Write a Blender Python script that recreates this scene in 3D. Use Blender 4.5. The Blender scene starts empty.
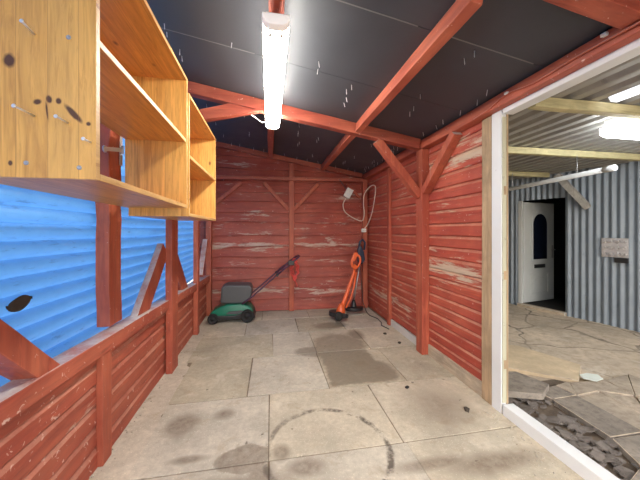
import bpy, bmesh, math, random
from mathutils import Vector, Matrix, noise
random.seed(7)
scene = bpy.context.scene
col = scene.collection
V = Vector
PI = math.pi

# ------------------------------------------------------------------ helpers
class MB:
    """collects shapes, then links them as ONE mesh object"""
    def __init__(self):
        self.bm = bmesh.new()
    def _new(self, geom_verts, mi):
        fs = set()
        for v in geom_verts:
            for f in v.link_faces:
                fs.add(f)
        for f in fs:
            f.material_index = mi
        return self
    def hexa(self, pts, mi=0, bev=0.0):
        vs = [self.bm.verts.new(p) for p in pts]
        idx = [(0, 3, 2, 1), (4, 5, 6, 7), (0, 1, 5, 4), (1, 2, 6, 5), (2, 3, 7, 6), (3, 0, 4, 7)]
        fs = [self.bm.faces.new([vs[i] for i in q]) for q in idx]
        for f in fs: f.material_index = mi
        if bev > 0:
            es = list({e for f in fs for e in f.edges})
            bmesh.ops.bevel(self.bm, geom=es, offset=bev, segments=2, affect='EDGES', profile=.6, material=-1)
        return self
    def box(self, x0, x1, y0, y1, z0, z1, mi=0, bev=0.0):
        return self.hexa([(x0, y0, z0), (x1, y0, z0), (x1, y1, z0), (x0, y1, z0),
                          (x0, y0, z1), (x1, y0, z1), (x1, y1, z1), (x0, y1, z1)], mi, bev)
    def beam(self, p0, p1, w, h, up=(0, 0, 1), mi=0, bev=.004, segs=1, wob=0.0):
        p0, p1 = V(p0), V(p1)
        d = (p1 - p0).normalized()
        upv = V(up)
        s = d.cross(upv).normalized(); u = s.cross(d).normalized()
        rings = []
        n = segs
        for i in range(n + 1):
            c = p0.lerp(p1, i / n)
            o = V((0, 0, 0))
            if wob and 0 < i < n:
                o = s * random.uniform(-wob, wob) + u * random.uniform(-wob, wob)
            rings.append([self.bm.verts.new(c + o + s * a * w / 2 + u * b * h / 2)
                          for a, b in ((-1, -1), (1, -1), (1, 1), (-1, 1))])
        fs = [self.bm.faces.new(rings[0][::-1]), self.bm.faces.new(rings[-1])]
        for i in range(n):
            for k in range(4):
                fs.append(self.bm.faces.new([rings[i][k], rings[i][(k + 1) % 4], rings[i + 1][(k + 1) % 4], rings[i + 1][k]]))
        for f in fs: f.material_index = mi
        bmesh.ops.recalc_face_normals(self.bm, faces=fs)
        if bev > 0:
            es = [e for e in {e for f in fs for e in f.edges} if e.calc_face_angle(0) > .6]
            bmesh.ops.bevel(self.bm, geom=es, offset=bev, segments=2, affect='EDGES', profile=.6)
        return self
    def tube(self, pts, r, n=10, mi=0, caps=True, radii=None):
        pts = [V(p) for p in pts]
        rings = []
        prev = None
        for i, p in enumerate(pts):
            t = (pts[min(i + 1, len(pts) - 1)] - pts[max(i - 1, 0)]).normalized()
            if prev is None:
                a = V((0, 0, 1)) if abs(t.z) < .9 else V((1, 0, 0))
                s = t.cross(a).normalized()
            else:
                s = (prev - t * prev.dot(t)).normalized()
            prev = s
            u = t.cross(s)
            rr = radii[i] if radii else r
            rings.append([self.bm.verts.new(p + (s * math.cos(k * 2 * PI / n) + u * math.sin(k * 2 * PI / n)) * rr) for k in range(n)])
        for i in range(len(rings) - 1):
            for k in range(n):
                f = self.bm.faces.new([rings[i][k], rings[i][(k + 1) % n], rings[i + 1][(k + 1) % n], rings[i + 1][k]])
                f.material_index = mi; f.smooth = True
        if caps:
            for rg in (rings[0][::-1], rings[-1]):
                f = self.bm.faces.new(rg); f.material_index = mi
        return self
    def lathe(self, c, axis, prof, n=20, mi=0):
        """prof: list of (radius, offset along axis)"""
        c = V(c); ax = V(axis).normalized()
        a = V((0, 0, 1)) if abs(ax.z) < .9 else V((1, 0, 0))
        s = ax.cross(a).normalized(); u = ax.cross(s)
        rings = []
        for r, o in prof:
            rings.append([self.bm.verts.new(c + ax * o + (s * math.cos(k * 2 * PI / n) + u * math.sin(k * 2 * PI / n)) * max(r, 1e-4)) for k in range(n)])
        for i in range(len(rings) - 1):
            for k in range(n):
                f = self.bm.faces.new([rings[i][k], rings[i][(k + 1) % n], rings[i + 1][(k + 1) % n], rings[i + 1][k]])
                f.material_index = mi; f.smooth = True
        f = self.bm.faces.new(rings[0][::-1]); f.material_index = mi
        f = self.bm.faces.new(rings[-1]); f.material_index = mi
        return self
    def prism(self, poly, d, mi=0, bev=0.0):
        """poly: 3d points of one face; extruded by vector d"""
        d = V(d)
        a = [self.bm.verts.new(V(p)) for p in poly]
        b = [self.bm.verts.new(V(p) + d) for p in poly]
        n = len(poly)
        fs = [self.bm.faces.new(a[::-1]), self.bm.faces.new(b)]
        for k in range(n):
            fs.append(self.bm.faces.new([a[k], a[(k + 1) % n], b[(k + 1) % n], b[k]]))
        for f in fs: f.material_index = mi
        bmesh.ops.recalc_face_normals(self.bm, faces=fs)
        if bev > 0:
            es = [e for e in {e for f in fs for e in f.edges} if e.calc_face_angle(0) > .4]
            bmesh.ops.bevel(self.bm, geom=es, offset=bev, segments=2, affect='EDGES', profile=.6)
        return self
    def grid(self, fn, nu, nv, mi=0, smooth=True):
        g = [[self.bm.verts.new(fn(i / nu, j / nv)) for j in range(nv + 1)] for i in range(nu + 1)]
        for i in range(nu):
            for j in range(nv):
                f = self.bm.faces.new([g[i][j], g[i + 1][j], g[i + 1][j + 1], g[i][j + 1]])
                f.material_index = mi; f.smooth = smooth
        return self
    def build(self, name, mats, parent=None, origin=None):
        bmesh.ops.recalc_face_normals(self.bm, faces=self.bm.faces[:])
        me = bpy.data.meshes.new(name)
        if origin is not None:
            bmesh.ops.translate(self.bm, verts=self.bm.verts[:], vec=-V(origin))
        self.bm.to_mesh(me); self.bm.free()
        for m in (mats if isinstance(mats, (list, tuple)) else [mats]):
            me.materials.append(m)
        o = bpy.data.objects.new(name, me); col.objects.link(o)
        if origin is not None: o.location = origin
        if parent:
            o.parent = parent
            if origin is None:
                o.location = -parent.location
        return o

def tag(o, label=None, cat=None, group=None, kind=None):
    if label: o['label'] = label
    if cat: o['category'] = cat
    if group: o['group'] = group
    if kind: o['kind'] = kind
    return o
def empty(name, loc, label, cat, group=None):
    o = bpy.data.objects.new(name, None); col.objects.link(o); o.location = loc; o.empty_display_size = .1
    return tag(o, label, cat, group)
def struct(o): o['kind'] = 'structure'; return o

# ------------------------------------------------------------------ materials
class NT:
    def __init__(self, name):
        self.m = bpy.data.materials.new(name); self.m.use_nodes = True
        self.t = self.m.node_tree; self.n = self.t.nodes; self.l = self.t.links
        self.b = self.n['Principled BSDF']; self.out = self.n['Material Output']
    def new(self, t, **kw):
        x = self.n.new(t)
        for k, v in kw.items(): setattr(x, k, v)
        return x
    def link(self, a, b): self.l.new(a, b)
    def coord(self, scale=(1, 1, 1), loc=(0, 0, 0), world=True):
        if world:
            g = self.new('ShaderNodeNewGeometry'); src = g.outputs['Position']
        else:
            g = self.new('ShaderNodeTexCoord'); src = g.outputs['Object']
        mp = self.new('ShaderNodeMapping'); mp.inputs['Scale'].default_value = scale; mp.inputs['Location'].default_value = loc
        self.link(src, mp.inputs['Vector']); return mp.outputs[0]
    def noise(self, vec, scale=5, detail=4, rough=.6, dist=0):
        x = self.new('ShaderNodeTexNoise'); x.inputs['Scale'].default_value = scale; x.inputs['Detail'].default_value = detail
        x.inputs['Roughness'].default_value = rough; x.inputs['Distortion'].default_value = dist
        self.link(vec, x.inputs['Vector']); return x.outputs[0]
    def ramp(self, fac, *stops):
        x = self.new('ShaderNodeValToRGB'); e = x.color_ramp.elements
        while len(e) < len(stops): e.new(.5)
        for k, (p, c) in enumerate(stops):
            e[k].position = p; e[k].color = (c, c, c, 1) if isinstance(c, (int, float)) else (*c, 1)
        self.link(fac, x.inputs[0]); return x.outputs[0]
    def mix(self, fac, a, b, mode='MIX'):
        x = self.new('ShaderNodeMix', data_type='RGBA', blend_type=mode)
        for sock, v in ((x.inputs[0], fac), (x.inputs[6], a), (x.inputs[7], b)):
            if isinstance(v, (int, float)): sock.default_value = v
            elif isinstance(v, tuple): sock.default_value = (*v, 1)
            else: self.link(v, sock)
        return x.outputs[2]
    def math(self, op, a, b=0.0, c=0.0):
        x = self.new('ShaderNodeMath', operation=op)
        for s, v in zip(x.inputs, (a, b, c)):
            if isinstance(v, (int, float)): s.default_value = v
            else: self.link(v, s)
        return x.outputs[0]
    def sep(self, vec):
        x = self.new('ShaderNodeSeparateXYZ'); self.link(vec, x.inputs[0]); return x.outputs
    def bump(self, h, strength=.3, dist=.01):
        x = self.new('ShaderNodeBump'); x.inputs['Strength'].default_value = strength; x.inputs['Distance'].default_value = dist
        self.link(h, x.inputs['Height']); self.link(x.outputs[0], self.b.inputs['Normal'])
    def base(self, c):
        if isinstance(c, tuple): self.b.inputs['Base Color'].default_value = (*c, 1)
        else: self.link(c, self.b.inputs['Base Color'])
    def rough(self, v):
        if isinstance(v, (int, float)): self.b.inputs['Roughness'].default_value = v
        else: self.link(v, self.b.inputs['Roughness'])

def flat(name, c, rough=.5, metal=0.0, var=.12, sc=14):
    t = NT(name)
    v = t.noise(t.coord(), sc, 4)
    t.base(t.mix(v, tuple(x * (1 - var) for x in c), tuple(min(1, x * (1 + var)) for x in c)))
    t.rough(rough); t.b.inputs['Metallic'].default_value = metal
    return t.m

def red_paint(name, base, axis, peel=.62, peel_col=(.62, .47, .36), dark=(.12, .03, .02), bands=(), dust_highlight=True, stretch=9, dust_highlight_amt=.95, dust_highlight_col=(.55, .5, .46), splash=.68):
    """old red timber paint, worn through in streaks that follow the grain"""
    t = NT(name)
    sc = [stretch, stretch, stretch]; sc['xyz'.index(axis)] = 1.1
    vec = t.coord(tuple(sc))
    grain = t.noise(vec, 3.2, 6, .65, .6)
    vlow = t.coord()
    blot = t.noise(vlow, 2.3, 3)
    c = t.mix(t.ramp(grain, (.3, 0.0), (.7, 1.0)), (base[0] * .5, base[1] * .38, base[2] * .42), tuple(min(1, x * 1.3) for x in base))
    scb = [7, 7, 7]; scb['xyz'.index(axis)] = .22
    c = t.mix(t.ramp(t.noise(t.coord(tuple(scb), (1.3, .2, .9)), 1.7, 3, .6), (.35, 0.0), (.68, .55)), c, (base[0] * 1.25, base[1] * 1.75, base[2] * 1.7))
    c = t.mix(t.ramp(blot, (.35, .0), (.65, .6)), c, (base[0] * .62, base[1] * .38, base[2] * .42))
    sc2 = [stretch * .7] * 3; sc2['xyz'.index(axis)] = .8
    p = t.noise(t.coord(tuple(sc2), (3.1, 1.7, 5.3)), 2.4, 8, .72, .4)
    z = t.sep(vlow)
    for (zc, hw, amt, y0, y1) in bands:
        d = t.math('DIVIDE', t.math('ABSOLUTE', t.math('SUBTRACT', z[2], zc)), hw)
        m = t.math('MAXIMUM', t.math('SUBTRACT', 1.0, d), 0.0)
        if y0 is not None:
            k = 0 if axis == 'x' else 1
            m = t.math('MULTIPLY', m, t.math('MULTIPLY', t.math('GREATER_THAN', z[k], y0), t.math('LESS_THAN', z[k], y1)))
        p = t.math('ADD', p, t.math('MULTIPLY', m, amt))
    mask = t.ramp(p, (peel, 0.0), (peel + .07, 1.0))
    pc = t.mix(grain, tuple(x * .6 for x in peel_col), peel_col)
    c = t.mix(mask, c, pc)
    dk = t.ramp(t.noise(t.coord(tuple(sc), (9, 2, 4)), 1.6, 5, .7), (.6, 0.0), (.74, .7))
    c = t.mix(dk, c, dark)
    # small chalky splashes
    sp = t.ramp(t.noise(vlow, 38 if splash > .65 else 24, 3, .6, .8), (splash, 0.0), (splash + .05, .8))
    c = t.mix(sp, c, (.72, .5, .42))
    if dust_highlight:  # upward faces: dusty timber tops, and painted edge highlights on the boards
        g = t.new('ShaderNodeNewGeometry')
        nz = t.sep(g.outputs['True Normal'])[2]
        dm = t.math('MULTIPLY', t.ramp(nz, (.25, 0.0), (.6, 1.0)), t.ramp(t.noise(vlow, 6, 6, .7), (.3, dust_highlight_amt * .1), (.6, dust_highlight_amt)))
        c = t.mix(dm, c, dust_highlight_col)
    t.base(c); t.rough(t.ramp(grain, (.2, .42), (.8, .72)))
    t.bump(t.math('ADD', grain, t.math('MULTIPLY', mask, -.4)), .35, .006)
    return t.m

RED = (.43, .088, .052)
M = {}
M['red_z'] = red_paint('red_paint_upright', (.45, .105, .055), 'z', .65)
M['red_x'] = red_paint('red_paint_cross', (.40, .09, .05), 'x', .66)
M['red_y'] = red_paint('red_paint_long', (.46, .105, .056), 'y', .66)
M['red_rail'] = red_paint('red_paint_rail', (.43, .10, .056), 'y', .60, splash=.63)
M['boards_right'] = red_paint('red_boards_right', (.46, .088, .05), 'y', .62, (.66, .50, .36),
    bands=((.93, .17, .22, 1.7, 2.75), (1.95, .2, .2, 1.8, 2.72), (1.42, .1, .06, 1.8, 2.7), (.35, .18, .14, 2.85, 4.5), (.75, .1, .08, 2.85, 4.5)), dust_highlight=True, dust_highlight_amt=.55, dust_highlight_col=(.66, .38, .24))  # pale board edges: worn paint plus highlights put into the colour
M['boards_back'] = red_paint('red_boards_back', (.38, .078, .05), 'x', .58, (.6, .42, .34), (.09, .02, .018),
    bands=((1.06, .12, .09, None, 0), (.33, .12, .12, None, 0), (1.83, .14, .06, 1.0, 1.6)), dust_highlight=True, stretch=7)
M['boards_left'] = red_paint('red_boards_left', (.43, .10, .056), 'y', .62, (.68, .46, .36), dust_highlight=True, dust_highlight_amt=.6, dust_highlight_col=(.66, .38, .27), splash=.645)  # upper board edges tinted paler, for wear and painted-in highlights

def pine(name, grain_axis, plank_axis, w=.095, tone=(.74, .40, .095), knots=True, marks=()):
    t = NT(name)
    vec = t.coord()
    s = t.sep(vec)
    gi, pi_ = 'xyz'.index(grain_axis), 'xyz'.index(plank_axis)
    q = t.math('DIVIDE', s[pi_], w)
    fl = t.math('FLOOR', q); fr = t.math('FRACT', q)
    wn = t.new('ShaderNodeTexWhiteNoise', noise_dimensions='1D'); t.link(fl, wn.inputs['W'])
    rnd = wn.outputs[0]
    sc = [11, 11, 11]; sc[gi] = .9
    mp = t.new('ShaderNodeMapping'); mp.inputs['Scale'].default_value = sc
    cb = t.new('ShaderNodeCombineXYZ'); t.link(t.math('MULTIPLY', rnd, 3), cb.inputs[gi])
    ad = t.new('ShaderNodeVectorMath', operation='ADD'); t.link(vec, ad.inputs[0]); t.link(cb.outputs[0], ad.inputs[1])
    t.link(ad.outputs[0], mp.inputs[0])
    grain = t.noise(mp.outputs[0], 2.2, 5, .6, 1.6)
    c = t.mix(t.ramp(grain, (.3, 0.0), (.7, 1.0)), tuple(x * v_ for x, v_ in zip(tone, (.58, .44, .3))), tuple(min(1, x * 1.22) for x in tone))
    c = t.mix(t.math('MULTIPLY', rnd, .55), c, (min(1, tone[0] * 1.18), tone[1] * 1.35, tone[2] * 1.7))
    fine = t.noise(mp.outputs[0], 7, 4, .7, .5)
    c = t.mix(t.ramp(fine, (.5, 0.0), (.72, .5)), c, (tone[0] * .55, tone[1] * .4, tone[2] * .3))
    if knots:
        vo = t.new('ShaderNodeTexVoronoi', feature='F1'); vo.inputs['Scale'].default_value = 1.0
        s2 = [7.5] * 3; s2[gi] = 4.2
        mp2 = t.new('ShaderNodeMapping'); mp2.inputs['Scale'].default_value = s2; mp2.inputs['Location'].default_value = (.3, .1, .45)
        t.link(vec, mp2.inputs[0]); t.link(mp2.outputs[0], vo.inputs['Vector'])
        k = t.ramp(vo.outputs['Distance'], (.05, 1.0), (.115, 0.0))
        c = t.mix(t.math('MULTIPLY', k, .85), c, (.13, .045, .016))
    nzm = t.noise(vec, 30, 3)
    for (mx_, mz_, rx, rz, ang) in marks:
        dx = t.math('SUBTRACT', s[0], mx_); dz = t.math('SUBTRACT', s[2], mz_)
        ca, sa = math.cos(ang), math.sin(ang)
        p_ = t.math('DIVIDE', t.math('ADD', t.math('MULTIPLY', dx, ca), t.math('MULTIPLY', dz, sa)), rx)
        q_ = t.math('DIVIDE', t.math('SUBTRACT', t.math('MULTIPLY', dz, ca), t.math('MULTIPLY', dx, sa)), rz)
        d_ = t.math('SQRT', t.math('ADD', t.math('MULTIPLY', p_, p_), t.math('MULTIPLY', q_, q_)))
        d_ = t.math('ADD', d_, t.math('MULTIPLY', t.math('SUBTRACT', nzm, .5), .7))
        c = t.mix(t.ramp(t.math('MULTIPLY', d_, .5), (.34, .95), (.58, 0.0)), c, (.075, .025, .01))
    seam = t.math('LESS_THAN', fr, .022)
    c = t.mix(t.math('MULTIPLY', seam, .45), c, (.28, .12, .035))
    t.base(c); t.rough(.42); t.bump(grain, .08, .003)
    return t.m
M['pine_upright_lit'] = pine('pine_upright_lit', 'z', 'x', .083)  # brighter yellow: lamp light on the end panels put into the tone
M['pine_near'] = pine('pine_end_panel', 'z', 'x', .083, (.68, .365, .085), False,
    ((-.762, 1.805, .016, .022, 0), (-.690, 1.688, .012, .009, .4), (-.660, 1.698, .008, .012, .2), (-.634, 1.695, .008, .010, 0), (-.595, 1.66, .036, .009, -.85), (-.553, 1.63, .007, .007, 0),
     (-.665, 1.662, .003, .03, .1), (-.76, 1.50, .006, .008, 0)))
M['pine_flat_shaded'] = pine('pine_flat_shaded', 'y', 'x', .11, (.60, .255, .048))  # deeper orange: shade of the shelf undersides put into the tone
M['pine_edge'] = pine('pine_edge', 'y', 'z', .5, (.60, .36, .13), False)

# bare timber
def bare(name, tone, axis):
    t = NT(name); sc = [10] * 3; sc['xyz'.index(axis)] = 1
    g = t.noise(t.coord(tuple(sc)), 3, 6, .65, .8)
    c = t.mix(t.ramp(g, (.3, 0.0), (.72, 1.0)), tuple(x * .5 for x in tone), tone)
    st = t.ramp(t.noise(t.coord(), 5, 5), (.5, 0.0), (.7, .6))
    c = t.mix(st, c, tuple(x * .42 for x in tone))
    t.base(c); t.rough(.75); t.bump(g, .3, .005); return t.m
M['bare_z'] = bare('bare_timber_upright', (.55, .385, .225), 'z')
M['bare_y'] = bare('bare_timber_skirting', (.62, .50, .36), 'y')
M['joist'] = bare('yellow_joist_timber', (.66, .58, .31), 'x')
M['strut'] = bare('grey_strut_timber', (.5, .48, .44), 'z')

def worn_white(name, c=(.80, .81, .80), amt=.68):
    t = NT(name); v = t.coord()
    n = t.noise(v, 22, 6, .7); k = t.ramp(n, (amt, 0.0), (amt + .06, .8))
    cc = t.mix(t.noise(v, 4, 3), tuple(x * .82 for x in c), c)
    cc = t.mix(k, cc, (.28, .24, .2)); t.base(cc); t.rough(.5); t.bump(n, .12, .003); return t.m
M['white_paint'] = worn_white('white_painted_wood')
M['cream_paint_shaded'] = worn_white('cream_wood_shaded', (.52, .50, .36), .62)  # cream reveal with its shadow darkened into the colour
M['white_skirt'] = worn_white('white_skirting', (.66, .62, .57), .62)
M['door_white'] = worn_white('white_door_panel', (.62, .64, .62), .72)

# ceiling sheets
t = NT('black_roofing_board')
v = t.coord(); n = t.noise(v, 3.2, 5, .65)
t.base(t.mix(n, (.026, .029, .037), (.07, .076, .09)))
t.rough(t.ramp(n, (.25, .42), (.75, .62))); t.bump(t.noise(v, 60, 3), .12, .003)
M['ceiling'] = t.m
M['seam'] = flat('pale_seam_tape', (.16, .16, .16), .6)
M['nail'] = flat('bright_nail_steel', (.75, .75, .76), .35, .6)

# blue corrugated sheet (thin, lets daylight through)
t = NT('blue_corrugated_plastic')
v = t.coord(); n = t.noise(v, 9, 4)
bc = t.mix(n, (.09, .30, .68), (.14, .39, .80))
dirt = t.ramp(t.noise(t.coord((2, 2, 14)), 4, 5, .7), (.58, 0.0), (.72, .6))
bc = t.mix(dirt, bc, (.05, .12, .30))
t.base(bc); t.rough(.45)
tr = t.new('ShaderNodeBsdfTranslucent'); t.link(bc, tr.inputs['Color'])
mx = t.new('ShaderNodeMixShader'); mx.inputs[0].default_value = .32
t.link(t.b.outputs[0], mx.inputs[1]); t.link(tr.outputs[0], mx.inputs[2]); t.link(mx.outputs[0], t.out.inputs[0])
M['blue'] = t.m

# ---- paving: three concrete tints that share one set of stains lying on the floor
def ellipse_mask(t, vec, nz, x, y, rx, ry, soft=.25, amt=.45):
    s = t.sep(vec)
    a = t.math('DIVIDE', t.math('SUBTRACT', s[0], x), rx)
    b = t.math('DIVIDE', t.math('SUBTRACT', s[1], y), ry)
    d = t.math('SQRT', t.math('ADD', t.math('MULTIPLY', a, a), t.math('MULTIPLY', b, b)))
    d = t.math('ADD', d, t.math('MULTIPLY', t.math('SUBTRACT', nz, .5), amt))
    return t.ramp(d, (max(0, 1 - soft) / 2, 1.0), ((1 + soft) / 2, 0.0)) if False else t.ramp(t.math('MULTIPLY', d, .5), ((1 - soft) / 2, 1.0), ((1 + soft) / 2, 0.0))
def concrete(name, tone):
    t = NT(name); v = t.coord()
    n1 = t.noise(v, 2.2, 6, .65); n2 = t.noise(v, 26, 5, .7)
    c = t.mix(t.ramp(n1, (.3, 0.0), (.7, 1.0)), tuple(x * .66 for x in tone), tuple(x * 1.2 for x in tone))
    c = t.mix(t.ramp(n2, (.35, .5), (.7, 0.0)), c, tuple(x * .55 for x in tone))
    c = t.mix(t.ramp(t.noise(v, 120, 2), (.62, 0.0), (.72, .5)), c, tuple(min(1, x * 1.6) for x in tone))
    c = t.mix(t.ramp(t.noise(v, 5.5, 4, .7, .5), (.55, 0.0), (.75, .5)), c, (.30, .22, .13))
    c = t.mix(t.ramp(t.noise(v, 3.7, 6, .7, .4), (.56, 0.0), (.74, .55)), c, (.74, .68, .56))
    nz = t.noise(v, 6.5, 5, .65)
    masks = [(.56, 3.02, .30, .13, .12), (.78, 3.16, .30, .30, .15), (.82, 3.80, .22, .12, .2), (1.06, 3.40, .10, .16, .3), (1.02, 2.50, .14, .20, .15)]
    w = None
    for x, y, rx, ry, sf in masks:
        m = ellipse_mask(t, v, nz, x, y, rx, ry, sf, .5)
        w = m if w is None else t.math('MAXIMUM', w, m)
    sx = t.sep(v)
    bx = t.math('MAXIMUM', t.math('SUBTRACT', t.math('ABSOLUTE', t.math('SUBTRACT', sx[0], .78)), .26), t.math('SUBTRACT', t.math('ABSOLUTE', t.math('SUBTRACT', sx[1], 2.66)), .34))
    bx = t.math('ADD', bx, t.math('MULTIPLY', t.math('SUBTRACT', nz, .5), .12))
    w = t.math('MAXIMUM', w, t.ramp(t.math('ADD', bx, .5), (.485, 1.0), (.515, 0.0)))
    w = t.math('MULTIPLY', w, t.ramp(n1, (.3, .6), (.6, 1.0)))
    c = t.mix(t.math('MULTIPLY', w, .62), c, (.095, .072, .048))
    b = None
    for x, y, rx, ry, sf in [(-.57, 2.03, .10, .115, .3), (-.14, 1.67, .15, .10, .06), (-.2, 1.5, .3, .06, .5), (.9, 1.45, .25, .04, .5), (-.30, 2.1, .06, .05, .5), (.20, 1.55, .10, .06, .4), (-.05, 1.5, .08, .14, .4), (1.25, 1.95, .2, .2, .9), (-.45, 1.72, .1, .03, .4), (.07, 1.68, .05, .06, .4), (1.25, 1.4, .3, .07, .5)]:
        m = ellipse_mask(t, v, nz, x, y, rx, ry, sf, .8)
        b = m if b is None else t.math('MAXIMUM', b, m)
    b = t.math('MULTIPLY', b, t.ramp(n2, (.3, .45), (.6, 1.0)))
    c = t.mix(t.math('MULTIPLY', b, .66), c, (.12, .075, .045))
    # ring mark left by a round base
    s = t.sep(v)
    wob_ = t.math('MULTIPLY', t.math('SUBTRACT', t.noise(v, 8, 4), .5), .05)
    dx = t.math('SUBTRACT', t.math('ADD', s[0], wob_), .345); dy = t.math('SUBTRACT', s[1], 1.66)
    r = t.math('SQRT', t.math('ADD', t.math('MULTIPLY', dx, dx), t.math('MULTIPLY', dy, dy)))
    rd = t.math('ABSOLUTE', t.math('SUBTRACT', r, .365))
    rm = t.ramp(rd, (.010, 1.0), (.024, 0.0))
    rn = t.ramp(t.noise(v, 5, 6, .75), (.44, 0.0), (.56, 1.0))
    top = t.ramp(t.math('MULTIPLY_ADD', dx, 1.2, .5), (.1, .7), (.8, 1.0))
    c = t.mix(t.math('MULTIPLY', t.math('MULTIPLY', rm, rn), t.math('MULTIPLY', top, .85)), c, (.06, .045, .035))
    spk = t.ramp(t.noise(v, 17, 3, .5), (.70, 0.0), (.74, .7))
    c = t.mix(spk, c, (.10, .075, .05))
    t.base(c)
    t.rough(t.mix(w, (.82, .82, .82), (.5, .5, .5)))
    t.bump(t.math('ADD', n2, t.math('MULTIPLY', n1, .6)), .25, .006)
    return t.m
M['slab_a'] = concrete('concrete_slab_buff', (.62, .55, .42))
M['slab_b'] = concrete('concrete_slab_grey', (.60, .545, .44))
M['slab_c'] = concrete('concrete_slab_olive', (.53, .47, .35))
M['screed'] = concrete('dusty_floor_edge', (.62, .55, .44))
M['joint'] = concrete('gritty_joint', (.25, .20, .14))
def yard(name, tone, dark, cracks=False):
    t = NT(name); v = t.coord()
    n1 = t.noise(v, 1.7, 7, .7); n2 = t.noise(v, 16, 6, .7)
    c = t.mix(t.ramp(n1, (.3, 0.0), (.7, 1.0)), tuple(x * .62 for x in tone), tuple(x * 1.15 for x in tone))
    c = t.mix(t.ramp(n2, (.45, 0.0), (.72, .75)), c, dark)
    c = t.mix(t.ramp(t.noise(v, 60, 3), (.66, 0.0), (.74, .5)), c, (.62, .56, .46))
    if cracks:
        nv = t.new('ShaderNodeTexNoise'); nv.inputs['Scale'].default_value = 2.5; nv.inputs['Detail'].default_value = 5; t.link(v, nv.inputs['Vector'])
        av = t.new('ShaderNodeVectorMath', operation='MULTIPLY_ADD'); t.link(nv.outputs['Color'], av.inputs[0]); av.inputs[1].default_value = (.35, .35, 0); t.link(v, av.inputs[2])
        vo = t.new('ShaderNodeTexVoronoi', feature='DISTANCE_TO_EDGE'); vo.inputs['Scale'].default_value = 1.25; t.link(av.outputs[0], vo.inputs['Vector'])
        ck = t.ramp(vo.outputs['Distance'], (.006, .85), (.022, 0.0))
        c = t.mix(t.math('MULTIPLY', ck, t.ramp(n1, (.35, .3), (.6, 1.0))), c, (.13, .10, .075))
        c = t.mix(t.ramp(t.noise(v, 2.6, 6, .75, 1.0), (.56, 0.0), (.7, .6)), c, (.74, .66, .54))
    t.base(c); t.rough(.85); t.bump(t.math('ADD', n2, n1), .4, .012); return t.m
M['yard'] = yard('yard_concrete', (.66, .54, .40), (.36, .27, .18), True)
M['yard_slab'] = yard('broken_yard_slab', (.52, .43, .325), (.22, .17, .125))
M['yard_slab_dark'] = yard('dark_broken_slab', (.33, .28, .225), (.10, .083, .067))
M['yard_dirt'] = yard('yard_dirt', (.20, .15, .105), (.075, .06, .05))
M['yard_sand'] = yard('sandy_yard_slab', (.72, .57, .37), (.55, .42, .27))

def corr_metal(name, tone):
    t = NT(name); v = t.coord((1, 1, .5))
    n = t.noise(v, 4, 6, .7)
    c = t.mix(n, tuple(x * .62 for x in tone), tuple(x * 1.15 for x in tone))
    c = t.mix(t.ramp(t.noise(v, 11, 5), (.6, 0.0), (.75, .5)), c, tuple(x * .4 for x in tone))
    t.base(c); t.rough(.5); t.b.inputs['Metallic'].default_value = .25; return t.m
M['corr_wall'] = corr_metal('grey_corrugated_steel', (.27, .315, .36))
M['corr_roof'] = corr_metal('weathered_roof_sheet', (.40, .39, .36))
t = NT('clear_roof_sheet'); t.base((.85, .87, .88)); t.rough(.4)
tr = t.new('ShaderNodeBsdfTranslucent'); tr.inputs['Color'].default_value = (.9, .92, .93, 1)
mx = t.new('ShaderNodeMixShader'); mx.inputs[0].default_value = .8
t.link(t.b.outputs[0], mx.inputs[1]); t.link(tr.outputs[0], mx.inputs[2]); t.link(mx.outputs[0], t.out.inputs[0])
M['clear'] = t.m

def emit(name, c, s):
    t = NT(name); t.base((.9, .9, .9)); t.b.inputs['Emission Color'].default_value = (*c, 1); t.b.inputs['Emission Strength'].default_value = s
    return t.m
LAMP, YLAMP = 36.0, 18.0
M['lamp'] = emit('lit_lamp_diffuser', (1, .955, .86), LAMP)
M['yard_lamp'] = emit('lit_yard_diffuser', (.93, .97, 1), YLAMP)
M['lamp_cap'] = emit('glowing_lamp_end_cap', (1, .955, .88), .16)
M['lamp_end'] = flat('pale_lamp_plastic', (.72, .72, .70), .4)
M['white_plastic'] = flat('white_plastic', (.78, .77, .72), .35, 0, .05)
M['cream_cable'] = flat('cream_cable', (.70, .60, .50), .5)
M['black_plastic'] = flat('black_plastic', (.018, .018, .02), .4)
M['grey_plastic'] = flat('dark_grey_plastic', (.075, .08, .085), .45)
M['green_plastic'] = flat('green_mower_plastic', (.012, .17, .105), .32)
M['purple_grip'] = flat('dark_purple_foam', (.085, .03, .06), .6)
M['rubber'] = flat('black_rubber', (.012, .012, .012), .75)
M['red_cable'] = flat('red_cable', (.62, .06, .05), .45)
M['orange_plastic'] = flat('orange_plastic', (.75, .13, .035), .35)
M['steel'] = flat('dull_steel', (.42, .42, .43), .4, .8)
M['blue_black'] = flat('blue_black_plastic', (.02, .035, .07), .4)
M['galv'] = flat('galvanised_bracket', (.55, .56, .57), .4, .6)
M['leaf'] = flat('dead_leaf', (.05, .038, .028), .8, 0, .4)
M['paper'] = flat('white_scrap', (.72, .76, .68), .7)
M['tray'] = flat('grey_moulded_tray', (.50, .47, .46), .5)
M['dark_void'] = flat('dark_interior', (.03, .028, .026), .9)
M['glass_dark'] = flat('dark_door_glass', (.006, .009, .02), .08, 0, .1)
M['rubble'] = yard('rubble_stone', (.20, .17, .145), (.055, .047, .042))
M['pvc'] = flat('white_pvc', (.66, .68, .68), .4)

# ------------------------------------------------------------------ the room shell
XL, XR, YB = -.945, 1.66, 4.66          # inner faces of boards
def zc(x): return 2.52 - .175 * x       # underside of the roof boards
SL = math.atan(.175)
YF = -1.3                                # open front behind the camera

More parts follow.
